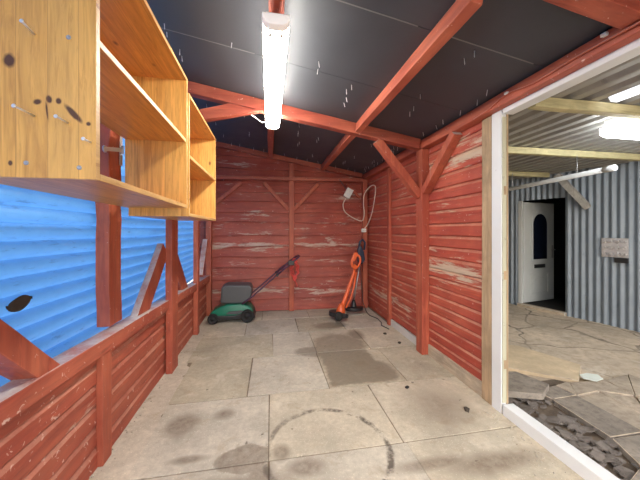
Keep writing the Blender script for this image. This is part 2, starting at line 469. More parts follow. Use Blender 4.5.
def lap_boards(mb, P, U, N, length, exposures, z0, thick=.02, lap=.02, segs=14, wav=.004, clip=None, wany=False):
    """P start, U unit along, N unit into the room; overlapping weatherboards"""
    P, U, N = V(P), V(U), V(N)
    z = z0
    for h in exposures:
        seed = random.uniform(0, 100)
        tilt = random.uniform(-.002, .002)
        rings = []
        for i in range(segs + 1):
            u = length * i / segs
            w = noise.noise(V((u * 1.3, seed, 0))) * wav
            w2 = noise.noise(V((u * 2.1, seed, 7))) * wav
            top = z + h + .012
            bot = z + w * 1.4
            if clip: top = min(top, clip(P + U * u)); bot = min(bot, top - .001)
            base = P + U * u
            a = base + N * (lap + thick * .45 + w2 * .6 + tilt); b = base + N * (thick * .35 + w2 * .4)
            if wany:
                prof = ((base - N * .004, bot), (a, bot), (a + N * .0005, bot + .006), (b, top), (base - N * .004, top))
            else:
                e = N * (w2 * .6 + tilt)
                mid = max(bot + .004, min(top - .002, z + h * .76 + w))
                tt = min(top, z + h + .004)
                prof = ((base - N * .004, bot), (base + N * lap * .75 + e, bot), (base + N * lap + e, bot + min(.008, h * .2)),
                        (base + N * lap * .93 + e, mid), (base + N * .001 + e * .5, tt), (base - N * .004, tt))
            rings.append([mb.bm.verts.new((q.x, q.y, zz)) for q, zz in prof])
        n = len(rings[0])
        for i in range(segs):
            for k in range(n):
                mb.bm.faces.new([rings[i][k], rings[i][(k + 1) % n], rings[i + 1][(k + 1) % n], rings[i + 1][k]])
        mb.bm.faces.new(rings[0]); mb.bm.faces.new(rings[-1][::-1])
        z += h

# right wall
ex = [.094 + random.uniform(-.01, .012) for _ in range(9)] + [.12 + random.uniform(-.018, .018) for _ in range(11)]
mb = MB(); lap_boards(mb, (XR, 1.97, 0), (0, 1, 0), (-1, 0, 0), YB - 1.97, ex, .10, segs=18, clip=lambda p: 2.2)
mb.box(XR + .004, XR + .03, 1.93, YB, 0, 2.22)
struct(mb.build('wall_right', M['boards_right']))
# back wall
ex = [.165 + random.uniform(-.035, .035) for _ in range(17)]
mb = MB(); lap_boards(mb, (-1.06, YB, 0), (1, 0, 0), (0, -1, 0), 2.74, ex, .01, lap=.036, wav=.024, segs=44, wany=True, clip=lambda p: zc(p.x) + .01)
mb.prism([(-1.06, YB + .005, 0), (1.69, YB + .005, 0), (1.69, YB + .005, zc(1.69)), (-1.06, YB + .005, zc(-1.06))], (0, .03, 0))
struct(mb.build('wall_back', M['boards_back']))
# left wall below the rail
ex = [.112 + random.uniform(-.012, .012) for _ in range(7)]
mb = MB(); lap_boards(mb, (XL, YF, 0), (0, 1, 0), (1, 0, 0), YB - YF, ex, .0, segs=44, wav=.006, clip=lambda p: .655 - .03 * (p.y - 1.5))
mb.box(XL - .03, XL - .004, YF, YB, 0, .60)
struct(mb.build('wall_left', M['boards_left']))
# blue sheet above it
mb = MB()
def blue(u, v):
    y = YF + (YB - YF) * u; z = .60 + (2.68 - .60) * v
    return V((-1.062 + .042 * (abs(math.sin(z * PI / .078 + .05 * math.sin(y * 3))) ** .6 - .7) + .004 * math.sin(y * 2.1), y, z + .006 * math.sin(y * 1.7)))
mb.grid(blue, 30, 520)
struct(mb.build('wall_left_cladding', M['blue']))

# ceiling: black sheets laid on the roof timbers
mb = MB()
a = V((-1.1, YF, zc(-1.1))); d = V((1.80, YF, zc(1.80)))
ys = [YF, -.55, .42, 1.40, 2.05, 3.02, 4.02, YB + .05]
for y0, y1 in zip(ys[:-1], ys[1:]):
    mb.hexa([(-1.1, y0 + .002, zc(-1.1)), (1.78, y0 + .002, zc(1.78)), (1.78, y1 - .002, zc(1.78)), (-1.1, y1 - .002, zc(-1.1)),
             (-1.1, y0 + .002, zc(-1.1) + .012), (1.78, y0 + .002, zc(1.78) + .012), (1.78, y1 - .002, zc(1.78) + .012), (-1.1, y1 - .002, zc(-1.1) + .012)])
mb.hexa([(-1.1, YF, zc(-1.1) + .012), (1.78, YF, zc(1.78) + .012), (1.78, YB + .05, zc(1.78) + .012), (-1.1, YB + .05, zc(-1.1) + .012),
         (-1.1, YF, zc(-1.1) + .03), (1.78, YF, zc(1.78) + .03), (1.78, YB + .05, zc(1.78) + .03), (-1.1, YB + .05, zc(-1.1) + .03)], 0)
for yy, x0, x1 in ((1.40, .12, .78), (2.05, -.8, -.1), (1.40, .98, 1.5), (3.02, .1, .8)):
    mb.hexa([(x0, yy - .004, zc(x0) - .001), (x1, yy - .004, zc(x1) - .001), (x1, yy + .004, zc(x1) - .001), (x0, yy + .004, zc(x0) - .001),
             (x0, yy - .004, zc(x0) + .002), (x1, yy - .004, zc(x1) + .002), (x1, yy + .004, zc(x1) + .002), (x0, yy + .004, zc(x0) + .002)], 1)
ceil = struct(mb.build('ceiling', [M['ceiling'], M['seam']]))
# nails that came through the roof boards
mb = MB()
mb.tube([(0, 0, .004), (.001, 0, -.034), (.0015, .0005, -.042)], .0026, 6, radii=[.0026, .0026, .0006])
nail0 = None
pts = []
for y in (1.48, 1.95, 2.12, 2.28, 3.15, 3.35, 3.75, 4.1):
    for x in (-.62, -.25, .36, .62, 1.15, 1.42):
        if random.random() < .72:
            xx, yy = x + random.uniform(-.05, .05), y + random.uniform(-.05, .05)
            pts.append((xx, yy)); 
            if random.random() < .6: pts.append((xx + random.uniform(-.02, .02), yy + random.uniform(.07, .1)))
for k in range(16): pts.append((1.50 + random.uniform(-.03, .01), 1.7 + k * .175 + random.uniform(-.03, .03)))
for k in range(14): pts.append((-.75 + k * .165 + random.uniform(-.03, .03), 4.46 + random.uniform(-.03, .03)))
for xx, yy in pts[:98]:
    if abs(xx - .87) < .07 or abs(xx - .03) < .08 or (2.68 < yy < 2.86): continue
    if nail0 is None:
        nail0 = mb.build('nail', M['nail']); o = nail0
    else:
        o = nail0.copy(); col.objects.link(o)
    o.parent = ceil; o.location = (xx, yy, zc(xx)); o.rotation_euler = (random.uniform(-.2, .2), random.uniform(-.2, .2), 0)

# floor: paving slabs with gritty joints
mb = MB()
mb.box(-1.06, 1.70, YF, YB + .03, -.06, -.006, 4)
rows = [(-1.02, -.35), (-.35, .31), (.31, .97), (.97, 1.63), (1.63, 2.29), (2.29, 2.98), (2.98, 3.62), (3.62, 4.20), (4.20, 4.65)]
joints = [[-.72, .1, .9, 1.64], [-.72, .2, .95, 1.64], [-.72, -.05, .8, 1.64], [-.74, 0.0, .83, 1.64], [-.74, 0.0, .815, 1.64],
          [-.75, -.165, .49, 1.18, 1.64], [-.80, .045, .5, 1.1, 1.64], [-.8, -.3, .38, 1.0, 1.64], [-.85, -.1, .6, 1.2, 1.64]]
for (y0, y1), js in zip(rows, joints):
    for x0, x1 in zip(js[:-1], js[1:]):
        g = .004; zt = [random.uniform(-.0025, .003) for _ in range(4)]
        sk = [random.uniform(-.006, .006) for _ in range(4)]
        mi = random.choice((0, 0, 1, 1, 2))
        if y0 == 2.29 and x0 == .49: mi = 2
        if y0 == 2.29 and x0 < -.5: mi = 2
        mb.hexa([(x0 + g, y0 + g, -.03), (x1 - g, y0 + g, -.03), (x1 - g, y1 - g, -.03), (x0 + g, y1 - g, -.03),
                 (x0 + g + sk[0], y0 + g, zt[0]), (x1 - g + sk[1], y0 + g, zt[1]), (x1 - g + sk[2], y1 - g, zt[2]), (x0 + g + sk[3], y1 - g, zt[3])], mi, .004)
# dusty mortar strip along the left wall
def strip(u, v):
    y = YF + (YB - YF) * u
    x = -.985 + (.255 - .05 * (y > 2.9) + .03 * noise.noise(V((y * 3, 0, 0)))) * v
    return V((x, y, .010 * (1 - v) + .006 * noise.noise(V((x * 9, y * 9, 0))) - .004 * v))
mb.grid(strip, 120, 12, 3)
struct(mb.build('floor', [M['slab_a'], M['slab_b'], M['slab_c'], M['screed'], M['joint']]))

# skirting
mb = MB(); mb.box(1.628, XR - .004, 2.842, 3.645, .0, .085, 0, .004); struct(mb.build('baseboard_right', M['white_skirt']))
mb = MB(); mb.box(1.625, XR - .004, 1.955, 2.715, .0, .115, 0, .004); struct(mb.build('baseboard_right_near', M['bare_y']))

# white door frame to the yard
mb = MB(); mb.box(1.615, 1.665, 1.757, 1.845, .0, 2.18, 0, .004)
mb.box(1.622, 1.652, 1.750, 1.7565, .08, 2.10, 1, .002); mb.box(1.654, 1.668, 1.750, 1.84, .04, 2.12, 3, .002)
for z in (.32, .95, 1.55): mb.box(1.63, 1.655, 1.747, 1.7505, z, z + .06, 2)
mb.box(1.615, 1.70, .02, 1.745, 2.115, 2.18, 0, .004)
mb.box(1.615, 1.70, .02, 1.745, 0, .075, 0, .005)
mb.box(1.615, 1.70, -.09, .02, 0, 2.18, 0, .004)
fr = struct(mb.build('trim_doorway', [M['white_paint'], M['cream_paint_shaded'], M['bare_z'], M['bare_z']]))
# wall that goes on past the doorway, beside the camera
mb = MB(); lap_boards(mb, (XR, YF, 0), (0, 1, 0), (-1, 0, 0), -.1 - YF, [.105] * 20, .0, segs=6, clip=lambda p: 2.14)
mb.box(XR + .004, XR + .03, YF, -.1, 0, 2.14); struct(mb.build('wall_right_near', M['boards_right']))

# ------------------------------------------------------------------ timbers, each one a thing
def timber(name, label, cat, p0, p1, w, h, mat, up=(0, 0, 1), group=None, bev=.005, segs=6, wob=.0015):
    mb = MB(); mb.beam(p0, p1, w, h, up, 0, bev, segs, wob)
    o = mb.build(name, M[mat] if isinstance(mat, str) else mat, None, V(p0))
    return tag(o, label, cat, group)
def post(label, x0, x1, y0, y1, z0, z1, mat='red_z', group=None, name='wall_post', segs=6, wob=.0015):
    return timber(name, label, 'post', ((x0 + x1) / 2, (y0 + y1) / 2, z0), ((x0 + x1) / 2, (y0 + y1) / 2, z1), y1 - y0, x1 - x0, mat, up=(1, 0, 0), group=group, segs=segs, wob=wob)
G = 'red posts along the shed walls'
post('short red stud below the left sill rail, nearest the camera', -.93, -.895, 1.745, 1.835, .004, .640, group=G)
post('ragged red post standing on the left sill rail behind the nearer shelf unit', -1.03, -.955, 1.94, 2.085, .708, 2.67, group=G, segs=18, wob=.009)
post('red post in the left wall where two low knee braces meet', -.915, -.858, 2.76, 2.93, .004, 2.66, group=G)
post('red post in the left wall between the braced post and the mower corner', -.92, -.865, 3.73, 3.82, .004, 2.66, group=G)
post('red corner post behind the green lawnmower', -.94, -.86, 4.36, 4.46, .004, 2.58, group=G)
post('slim red post in the middle of the back wall with two braces',   .315, .395, 4.40, 4.462, .004, 2.37, group=G)
post('red corner post behind the orange and black trimmers', 1.54, 1.62, 4.38, 4.46, .004, 2.145, group=G)
post('thin red stud in the right wall between the corner and the braced post', 1.605, 1.645, 3.65, 3.72, .0, 2.145, group=G)
post('bright red post in the right wall carrying a Y of two braces', 1.56, 1.642, 2.72, 2.84, .004, 2.145, group=G)
post('bare brown timber post beside the white doorway frame', 1.615, 1.71, 1.85, 1.945, .004, 2.145, 'bare_z', name='bare_post')

timber('sill_rail', 'red sill rail running along the left wall under the blue sheet', 'rail',
       (-.955, YF, .665 + .03 * 2.8 ), (-.925, 4.51, .575), .10, .085, 'red_rail', segs=30, wob=.002)
timber('wall_plate', 'long red plate on top of the right wall under the roof edge', 'beam',
       (1.60, YF, 2.192), (1.60, 4.62, 2.192), .085, .085, 'red_y', segs=20)
timber('wall_rail', 'thin red horizontal rail across the back wall', 'rail',
       (-.88, 4.375, 2.10), (1.535, 4.375, 2.125), .045, .055, 'red_x', segs=10)
n_ = V((.1724, 0, .985))
def xbeam(label, y, x0, x1, w, h, drop=0, name='rafter', mat='red_x'):
    o = -(h / 2 + .002 + drop)
    return timber(name, label, 'beam', V((x0, y, zc(x0))) + n_ * o, V((x1, y, zc(x1))) + n_ * o, w, h, mat, up=n_, segs=10)
xbeam('sloping red rafter along the top of the back wall', 4.43, -.96, 1.54, .05, .075, name='rafter')
xbeam('red cross beam spanning the room under the roof behind the lamp', 2.77, -.88, 1.555, .085, .105, name='cross_beam')
xbeam('red cross beam end in the top right corner nearest the camera', .97, -.9, 1.555, .09, .055, name='cross_beam')
def ybeam(label, x, y0, y1, w, h, name='purlin'):
    o = -(h / 2 + .002)
    p = V((x, 0, zc(x))) + n_ * o
    return timber(name, label, 'beam', (p.x, y0, p.z), (p.x, y1, p.z), w, h, 'red_y', up=n_, segs=12)
G2 = 'red roof timbers running to the back wall'
ybeam('red roof timber running from top right over the cross beam, nearer length', .885, 1.075, 2.725, .06, .10)
ybeam('red roof timber right of the lamp, far length beyond the cross beam', .87, 2.815, 4.56, .06, .10)
ybeam('red roof batten that holds the near end of the lamp', .045, 1.075, 2.725, .075, .06)
ybeam('short red roof batten beyond the far end of the lamp', .03, 2.815, 4.56, .07, .07)
# braces
def brace(label, p0, p1, w, h, up, mat='red_z', cat='brace'):
    return timber('knee_brace', label, cat, p0, p1, w, h, mat, up=up, segs=5)
brace('orange red brace rising left from the right post to the cross beam', (1.57, 2.80, 1.66), (1.09, 2.775, 2.215), .075, .085, (0, 1, 0))
brace('red brace rising right from the right post to the wall plate', (1.60, 2.715, 1.70), (1.60, 2.22, 2.145), .07, .085, (1, 0, 0))
b = MB(); b.prism([(-.855, 2.735, 2.235), (-.09, 2.735, 2.424), (-.36, 2.735, 2.471), (-.855, 2.735, 2.325)], (0, .075, 0), 0, .004)
tag(b.build('knee_brace', M['red_x'], None, V((-.855, 2.735, 2.235))), 'red brace under the left end of the cross beam above the far shelf unit', 'brace')
brace('pale dusty brace leaning up against the left post, camera side', (-.945, 2.27, .62), (-.935, 2.755, 1.13), .16, .05, (1, 0, 0))
brace('red brace leaning against the far side of the left braced post', (-.945, 3.46, .58), (-.935, 2.935, 1.13), .16, .05, (1, 0, 0))
brace('broad red brace at the left picture edge below the blue sheet', (-.952, 1.43, .655), (-.952, .82, 1.27), .085, .10, (1, 0, 0))
brace('short red brace by the left corner post above the mower', (-.935, 4.34, 1.15), (-.935, 4.02, .66), .06, .07, (1, 0, 0))
brace('thin red brace on the back wall left of its middle post', (-.08, 4.446, 2.05), (.30, 4.446, 1.63), .055, .05, (0, 1, 0))
brace('thin red brace on the back wall right of its middle post', (.79, 4.446, 2.05), (.39, 4.446, 1.63), .055, .05, (0, 1, 0))
brace('thin red brace on the back wall in the corner by the far shelf unit', (-.80, 4.446, 1.72), (-.43, 4.446, 2.04), .055, .05, (0, 1, 0))
brace('thin red brace on the back wall above the white socket box', (1.27, 4.43, 2.06), (1.50, 4.43, 1.84), .04, .035, (0, 1, 0))

# ------------------------------------------------------------------ shelf units
def shelf_unit(x_front, x_back, y0, y1, zb, zm, zt, label, dz=0.0):
    root = empty('shelf_unit', ((x_front + x_back) / 2, (y0 + y1) / 2, zb), label, 'shelf', 'pine wall shelves')
    T = .022
    def shear(b):
        for vtx in b.bm.verts: vtx.co.z += -dz * (vtx.co.y - y0)
    def pan(name, x0, x1, ya, yb, za, zb_, mats, edge=None):
        b = MB(); b.box(x0, x1, ya, yb, za, zb_, 0, .002)
        for f in b.bm.faces:
            if f.normal.x > .9: f.material_index = 1
        b.bm.normal_update()
        for f in b.bm.faces:
            f.material_index = 1 if f.normal.x > .8 else 0
        shear(b)
        return b.build(name, mats, root)
    up = [M['pine_upright_lit'], M['pine_edge']]; fl = [M['pine_flat_shaded'], M['pine_edge']]
    near = pan('side_panel', x_back, x_front, y0, y0 + T, zb, zt, up)
    pan('side_panel', x_back, x_front, y1 - T, y1, zb, zt, up)
    pan('top_panel', x_back, x_front, y0 + T + .0005, y1 - T - .0005, zt - T, zt, fl)
    pan('shelf', x_back, x_front - .004, y0 + T + .0005, y1 - T - .0005, zm - T, zm, fl)
    pan('bottom_panel', x_back, x_front, y0 + T + .0005, y1 - T - .0005, zb, zb + T, fl)
    b = MB(); b.box(x_back, x_back + .018, y0 + T + .001, y1 - T - .001, zt - T - .07, zt - T - .001); shear(b)
    b.build('hanging_rail', M['pine_flat_shaded'], root)
    return root, near
u1, near = shelf_unit(-.532, -.90, 1.0, 2.02, 1.458, 1.912, 2.318, 'nearer pine shelf unit with nails in its end panel, high on the left wall', .014)
u2, _ = shelf_unit(-.53, -.90, 2.045, 3.03, 1.392, 1.815, 2.225, 'farther pine shelf unit hung lower beside the nearer one', 0)
near.data.materials[0] = M['pine_near']
# pegs and screw heads in the near end panel
for (x, z, l, dx, dz_) in ((-.698, 1.892, .05, .004, .004), (-.698, 1.645, .07, 0, 0), (-.609, 1.630, .05, 0, 0), (-.547, 1.573, .035, 0, 0)):
    b = MB(); b.tube([(x, 1.0, z), (x + dx, 1.0 - l, z + dz_)], .0032, 8)
    b.lathe((x + dx, 1.0 - l, z + dz_), (0, -1, 0), [(.0055, 0), (.006, .0015), (.004, .003)], 10)
    o = b.build('nail', M['nail'], u1)
for (x, z) in ((-.607, 1.893), (-.719, 1.502), (-.578, 1.493)):
    b = MB(); b.lathe((x, 1.0, z), (0, -1, 0), [(.007, 0), (.007, .0015), (.0035, .0017), (.003, .0006)], 12)
    b.build('screw', M['steel'], u1)
# galvanised hinge bracket on the post behind the shelf
root = empty('bracket', (-.95, 2.05, 1.72), 'galvanised bracket on the ragged left post, seen through the nearer shelf unit', 'bracket')
b = MB(); b.box(-.9548, -.948, 2.045, 2.075, 1.72, 1.97, 0, .001); b.build('upright_plate', M['galv'], root)
b = MB(); b.beam((-.948, 1.86, 1.775), (-.90, 1.975, 1.80), .006, .024, (0, 0, 1), 0, .001); b.lathe((-.949, 1.87, 1.776), (1, 0, 0), [(.02, -.004), (.02, .004)], 14)
b.tube([(-.902, 1.972, 1.775), (-.902, 1.972, 1.825)], .008, 8)
b.build('strap', M['galv'], root)

# ------------------------------------------------------------------ ceiling lamp
def lamp(x, y0, y1, z0, z1, w, label, lm, slant=0):
    root = empty('fluorescent_lamp', (x, (y0 + y1) / 2, z1), label, 'lamp')
    def sh(b):
        for v_ in b.bm.verts: v_.co.x += slant * (v_.co.y - y0)
    b = MB(); b.box(x - w * .38, x + w * .38, y0 + .03, y1 - .03, z1 - .022, z1, 0, .004); sh(b); b.build('housing', M['lamp_end'], root)
    b = MB(); prof = [(-w / 2, z1 - .024), (-w / 2, z1 - .045), (-w * .42, z0 + .012), (-w * .26, z0), (w * .26, z0), (w * .42, z0 + .012), (w / 2, z1 - .045), (w / 2, z1 - .024)]
    b.prism([(x + px, y0 + .055, pz) for px, pz in prof], (0, y1 - y0 - .085, 0), 0, .003); sh(b); b.build('diffuser', lm, root)
    for ya, yb in ((y0, y0 + .054), (y1 - .029, y1)):
        b = MB(); b.prism([(x + px * 1.02, ya, pz - (.002 if pz < z1 - .03 else 0)) for px, pz in prof], (0, yb - ya, 0), 0, .006); sh(b); b.build('end_cap', M['lamp_cap'], root)
    for k in (-1, 1):
        b = MB(); b.box(x + k * w * .22 - .008, x + k * w * .22 + .008, y0 + .07, y0 + .10, z0 - .004, z0 + .002, 0, .001); sh(b); b.build('clip', M['lamp_end'], root)
    return root
lamp(.035, 1.42, 2.93, 2.318, 2.393, .135, 'long lit fluorescent tube lamp hanging under the black ceiling', M['lamp'])
b = MB(); b.tube([(-.03, 2.90, 2.385), (-.07, 2.89, 2.37), (-.14, 2.84, 2.40), (-.2, 2.83, 2.43)], .005, 8)
tag(b.build('lamp_cable', M['white_plastic']), 'short white cable looping from the lamp to the cross beam', 'cable')
# lamp hangers
# ------------------------------------------------------------------ lawnmower
MX, MY = -.55, 4.285
root = empty('lawnmower', (MX, MY, 0), 'green and black electric lawnmower parked in the far left corner', 'lawnmower')
def deck_ring(x, half, z):
    return [(x, MY - half, z), (x, MY + half, z)]
b = MB()
prof = [(-.84, .075), (-.85, .12), (-.80, .175), (-.70, .225), (-.60, .255), (-.42, .255), (-.30, .215), (-.25, .15), (-.25, .075)]
b.prism([(x, MY - .135, z) for x, z in prof], (0, .27, 0), 0, .025)
for f in b.bm.faces: f.smooth = True
b.build('hood', M['green_plastic'], root)
b = MB(); b.prism([(x, MY - .15, z) for x, z in ((-.86, .045), (-.87, .085), (-.80, .11), (-.5, .10), (-.36, .14), (-.24, .12), (-.22, .06), (-.25, .045))], (0, .30, 0), 0, .012)
b.build('deck', M['black_plastic'], root)
b = MB(); b.prism([(x, MY - .153, z) for x, z in ((-.62, .125), (-.48, .118), (-.36, .155), (-.42, .17), (-.58, .16))], (0, .015, 0), 0, .004); b.build('side_vent', M['grey_plastic'], root)
b = MB(); b.prism([(x, MY - .14, z) for x, z in ((-.70, .275), (-.685, .50), (-.62, .53), (-.30, .515), (-.265, .47), (-.28, .33), (-.40, .262))], (0, .28, 0), 0, .025)
gb = b.build('grass_box', M['grey_plastic'], root)
b = MB(); b.tube([(-.56, MY - .06, .53), (-.54, MY - .06, .565), (-.40, MY - .06, .56), (-.38, MY - .06, .52)], .014, 8); b.build('carry_handle', M['purple_grip'], gb)
b = MB(); b.box(-.40, -.27, MY - .12, MY + .12, .515, .55, 0, .012); b.build('lid', M['black_plastic'], gb)
def wheel(x, r, w):
    for sy in (-1, 1):
        b = MB(); b.lathe((x, MY + sy * .165, r + .002), (0, sy, 0), [(r * .55, -w / 2), (r * .94, -w / 2), (r, -w * .3), (r, w * .3), (r * .94, w / 2), (r * .7, w / 2), (r * .66, w * .25), (r * .3, w * .25), (r * .26, w * .55), (.004, w * .55)], 24)
        wh = b.build('wheel', M['rubber'], root)
        b = MB(); b.lathe((x, MY + sy * (.165 + w * .26), r + .002), (0, sy, 0), [(r * .6, 0), (r * .6, .004), (r * .22, .006), (r * .2, .012), (.003, .013)], 18); b.build('hub_cap', M['grey_plastic'], wh)
wheel(-.79, .072, .04); wheel(-.33, .09, .045)
b = MB()
hp = [(-.40, .26), (-.26, .36), (.02, .60), (.20, .755)]
for sy in (-1, 1):
    b.tube([(x, MY + sy * (.15 if i < 2 else .14), z) for i, (x, z) in enumerate(hp)], .012, 10)
b.build('lower_handle', M['purple_grip'], root)
b = MB()
loop = [(.08, MY - .15, .65), (.26, MY - .155, .80), (.385, MY - .15, .895), (.405, MY - .11, .91), (.405, MY + .06, .91), (.385, MY + .10, .895), (.26, MY + .115, .80), (.08, MY + .11, .65)]
b.tube(loop, .014, 10); b.build('upper_handle', M['purple_grip'], root)
b = MB(); b.box(.24, .33, MY - .185, MY - .12, .79, .855, 0, .012); sw = b.build('switch_box', M['black_plastic'], root)
b = MB(); b.tube([(.27, MY - .10, .775), (.36, MY - .10, .86)], .006, 8); b.build('trigger_bar', M['black_plastic'], sw)
for sy in (-.165, .125):
    b = MB(); b.lathe((.085, MY + sy, .655), (0, -1, 0), [(.018, -.01), (.022, .0), (.022, .012), (.012, .018)], 12); b.build('knob', M['black_plastic'], root)
# red cable hung in loops on the handle
b = MB()
p = []
for k in range(150):
    a = k / 150 * 2 * PI * 5
    q = k / 150
    sway = .045 + .02 * math.sin(k * .9) + .01 * math.sin(k * 2.3)
    p.append((.345 + math.sin(a) * sway + .008 * math.sin(k * .37), MY - .19 + .025 * math.sin(a * 1.7 + 1), .72 + math.cos(a) * (.135 + .035 * math.sin(q * 9)) - .01))
b.tube(p, .006, 8)
p2 = [(.33, MY - .185, .70), (.35, MY - .19, .55), (.39, MY - .185, .46), (.36, MY - .17, .44)]
b.tube(p2, .006, 8)
tag(b.build('cable_coil', M['red_cable']), 'bundle of red cable hanging from the lawnmower handle', 'cable')

# ------------------------------------------------------------------ trimmers in the right corner
TY = 4.12
root = empty('grass_trimmer', (1.05, TY, 0), 'orange electric grass trimmer leaning in the far right corner', 'trimmer')
path = [(1.00, TY - .02, .13), (1.04, TY, .24), (1.10, TY + .03, .42), (1.155, TY + .06, .58), (1.17, TY + .07, .70)]
b = MB(); b.tube(path, .02, 12, radii=[.036, .03, .024, .021, .024]); b.build('shaft', M['orange_plastic'], root)
b = MB(); b.tube([(1.06, TY - .03, .14), (1.12, TY - .01, .26), (1.17, TY + .03, .42), (1.19, TY + .05, .60)], .012, 10); b.build('support_rod', M['orange_plastic'], root)
b = MB()
lp = []
for k in range(25):
    a = k / 24 * 2 * PI
    lp.append((1.17 + .062 * math.sin(a) + .014 * math.cos(a), TY + .04 + .02 * math.cos(a), .745 + .085 * math.cos(a)))
b.tube(lp, .017, 10, caps=False); b.build('handle_loop', M['orange_plastic'], root)
b = MB(); b.prism([(1.10, TY + .02, .76), (1.13, TY + .02, .86), (1.18, TY + .02, .87), (1.19, TY + .02, .83), (1.14, TY + .02, .74)], (0, .05, 0), 0, .01); b.build('grip', M['orange_plastic'], root)
b = MB(); b.lathe((.99, TY - .03, .06), (0, 0, 1), [(.05, 0), (.065, .02), (.06, .06), (.04, .11), (.03, .13)], 20); b.build('motor_head', M['orange_plastic'], root)
b = MB()
gp = [(.99 + .17 * math.cos(a), TY - .03 + .13 * math.sin(a), .035) for a in [PI * (.55 + 1.1 * k / 12) for k in range(13)]]
b.prism(gp + [(1.03, TY - .12, .035), (1.03, TY + .06, .035)], (0, 0, .055), 0, .01); b.build('guard', M['black_plastic'], root)
b = MB(); b.lathe((.93, TY - .165, .062), (0, -1, 0), [(.02, -.02), (.055, -.018), (.06, 0), (.055, .018), (.02, .02)], 18); wh = b.build('edging_wheel', M['rubber'], root)
b = MB(); b.lathe((.93, TY - .186, .062), (0, -1, 0), [(.022, 0), (.022, .006), (.008, .009)], 12); b.build('hub_cap', M['orange_plastic'], wh)

root = empty('strimmer', (1.33, 4.2, 0), 'dark blue and black strimmer with steel shaft standing behind the orange trimmer', 'trimmer')
b = MB(); b.tube([(1.27, 4.16, .16), (1.36, 4.22, .50), (1.425, 4.27, .78)], .013, 10); b.build('shaft', M['steel'], root)
b = MB(); b.prism([(1.375, 4.22, .73), (1.37, 4.22, .92), (1.40, 4.22, 1.00), (1.43, 4.22, .97), (1.47, 4.22, .90), (1.49, 4.22, .78), (1.44, 4.22, .70)], (0, .085, 0), 0, .02); b.build('motor_housing', M['blue_black'], root)
b = MB(); b.tube([(1.40, 4.26, .98), (1.415, 4.265, 1.05), (1.46, 4.27, 1.08), (1.50, 4.275, 1.04), (1.49, 4.27, .92)], .018, 10); b.build('handle', M['blue_black'], root)
b = MB(); b.lathe((1.27, 4.14, .045), (0, 0, 1), [(.03, 0), (.05, .01), (.048, .06), (.03, .12), (.02, .15)], 18); b.build('spool_head', M['black_plastic'], root)
b = MB(); gp = [(1.27 + .15 * math.cos(a), 4.14 + .13 * math.sin(a)) for a in [PI * (1.0 + 1.0 * k / 12) for k in range(13)]]
b.prism([(x, y, .05) for x, y in gp], (0, 0, .05), 0, .012); b.build('guard', M['black_plastic'], root)
b = MB()
b.tube([(1.44, 4.24, .72), (1.46, 4.21, .4), (1.48, 4.2, .14), (1.50, 4.1, .02), (1.50, 3.95, .008), (1.56, 3.78, .008), (1.545, 3.6, .008), (1.50, 3.50, .008), (1.54, 3.34, .008)], .006, 8)
tag(b.build('power_cable', M['black_plastic']), 'black cable trailing on the paving below the trimmers', 'cable')

# ------------------------------------------------------------------ socket box, cable and plug
root = empty('socket_box', (1.285, 4.395, 1.905), 'white socket box hanging crooked high on the back wall', 'socket')
b = MB(); b.box(-.055, .055, -.045, 0, -.08, .08, 0, .006)
o = b.build('box', M['white_plastic']); o.parent = root; o.rotation_euler = (0, math.radians(28), 0); o.location = (0, -.0, 0)
b = MB(); b.box(-.03, .03, -.049, -.0455, -.05, -.005, 0, .002); b.box(-.012, .012, -.055, -.0455, .02, .05, 0, .002)
p_ = b.build('switch_plate', M['lamp_end']); p_.parent = o
def smooth(pts, n=6):
    out = []
    P = [V(p) for p in pts]
    for i in range(len(P) - 1):
        p0, p1, p2, p3 = P[max(i - 1, 0)], P[i], P[i + 1], P[min(i + 2, len(P) - 1)]
        for k in range(n):
            t_ = k / n
            out.append(.5 * ((2 * p1) + (-p0 + p2) * t_ + (2 * p0 - 5 * p1 + 4 * p2 - p3) * t_ ** 2 + (-p0 + 3 * p1 - 3 * p2 + p3) * t_ ** 3))
    out.append(P[-1]); return out
b = MB()
b.tube(smooth([(1.215, 4.37, 1.825), (1.165, 4.37, 1.72), (1.20, 4.38, 1.60), (1.32, 4.34, 1.50), (1.47, 4.33, 1.45), (1.51, 4.32, 1.56), (1.50, 4.33, 1.74), (1.52, 4.33, 1.90),
               (1.575, 4.22, 2.00), (1.60, 4.10, 2.0), (1.605, 4.06, 1.93), (1.60, 4.12, 1.72), (1.59, 4.2, 1.55), (1.565, 4.30, 1.40), (1.525, 4.34, 1.33)]), .0075, 8)
tag(b.build('extension_cable', M['cream_cable']), 'cream cable looping from the crooked socket box into the corner', 'cable')
root = empty('plug', (1.50, 4.33, 1.29), 'white plug dangling at the end of the looped cable in the corner', 'plug')
b = MB(); b.box(1.462, 1.542, 4.30, 4.35, 1.262, 1.325, 0, .014); b.build('body', M['white_plastic'], root)
b = MB(); b.box(1.48, 1.488, 4.29, 4.30, 1.285, 1.30, 0, .001); b.build('pin', M['steel'], root)
b = MB(); b.box(1.51, 1.518, 4.29, 4.30, 1.285, 1.30, 0, .001); b.build('pin', M['steel'], root)
b = MB(); b.tube(smooth([(1.17, 4.41, 1.985), (1.11, 4.37, 2.04), (1.04, 4.34, 2.12)]), .006, 8)
tag(b.build('feed_cable', M['grey_plastic']), 'thin dark cable rising from the top of the socket box', 'cable')
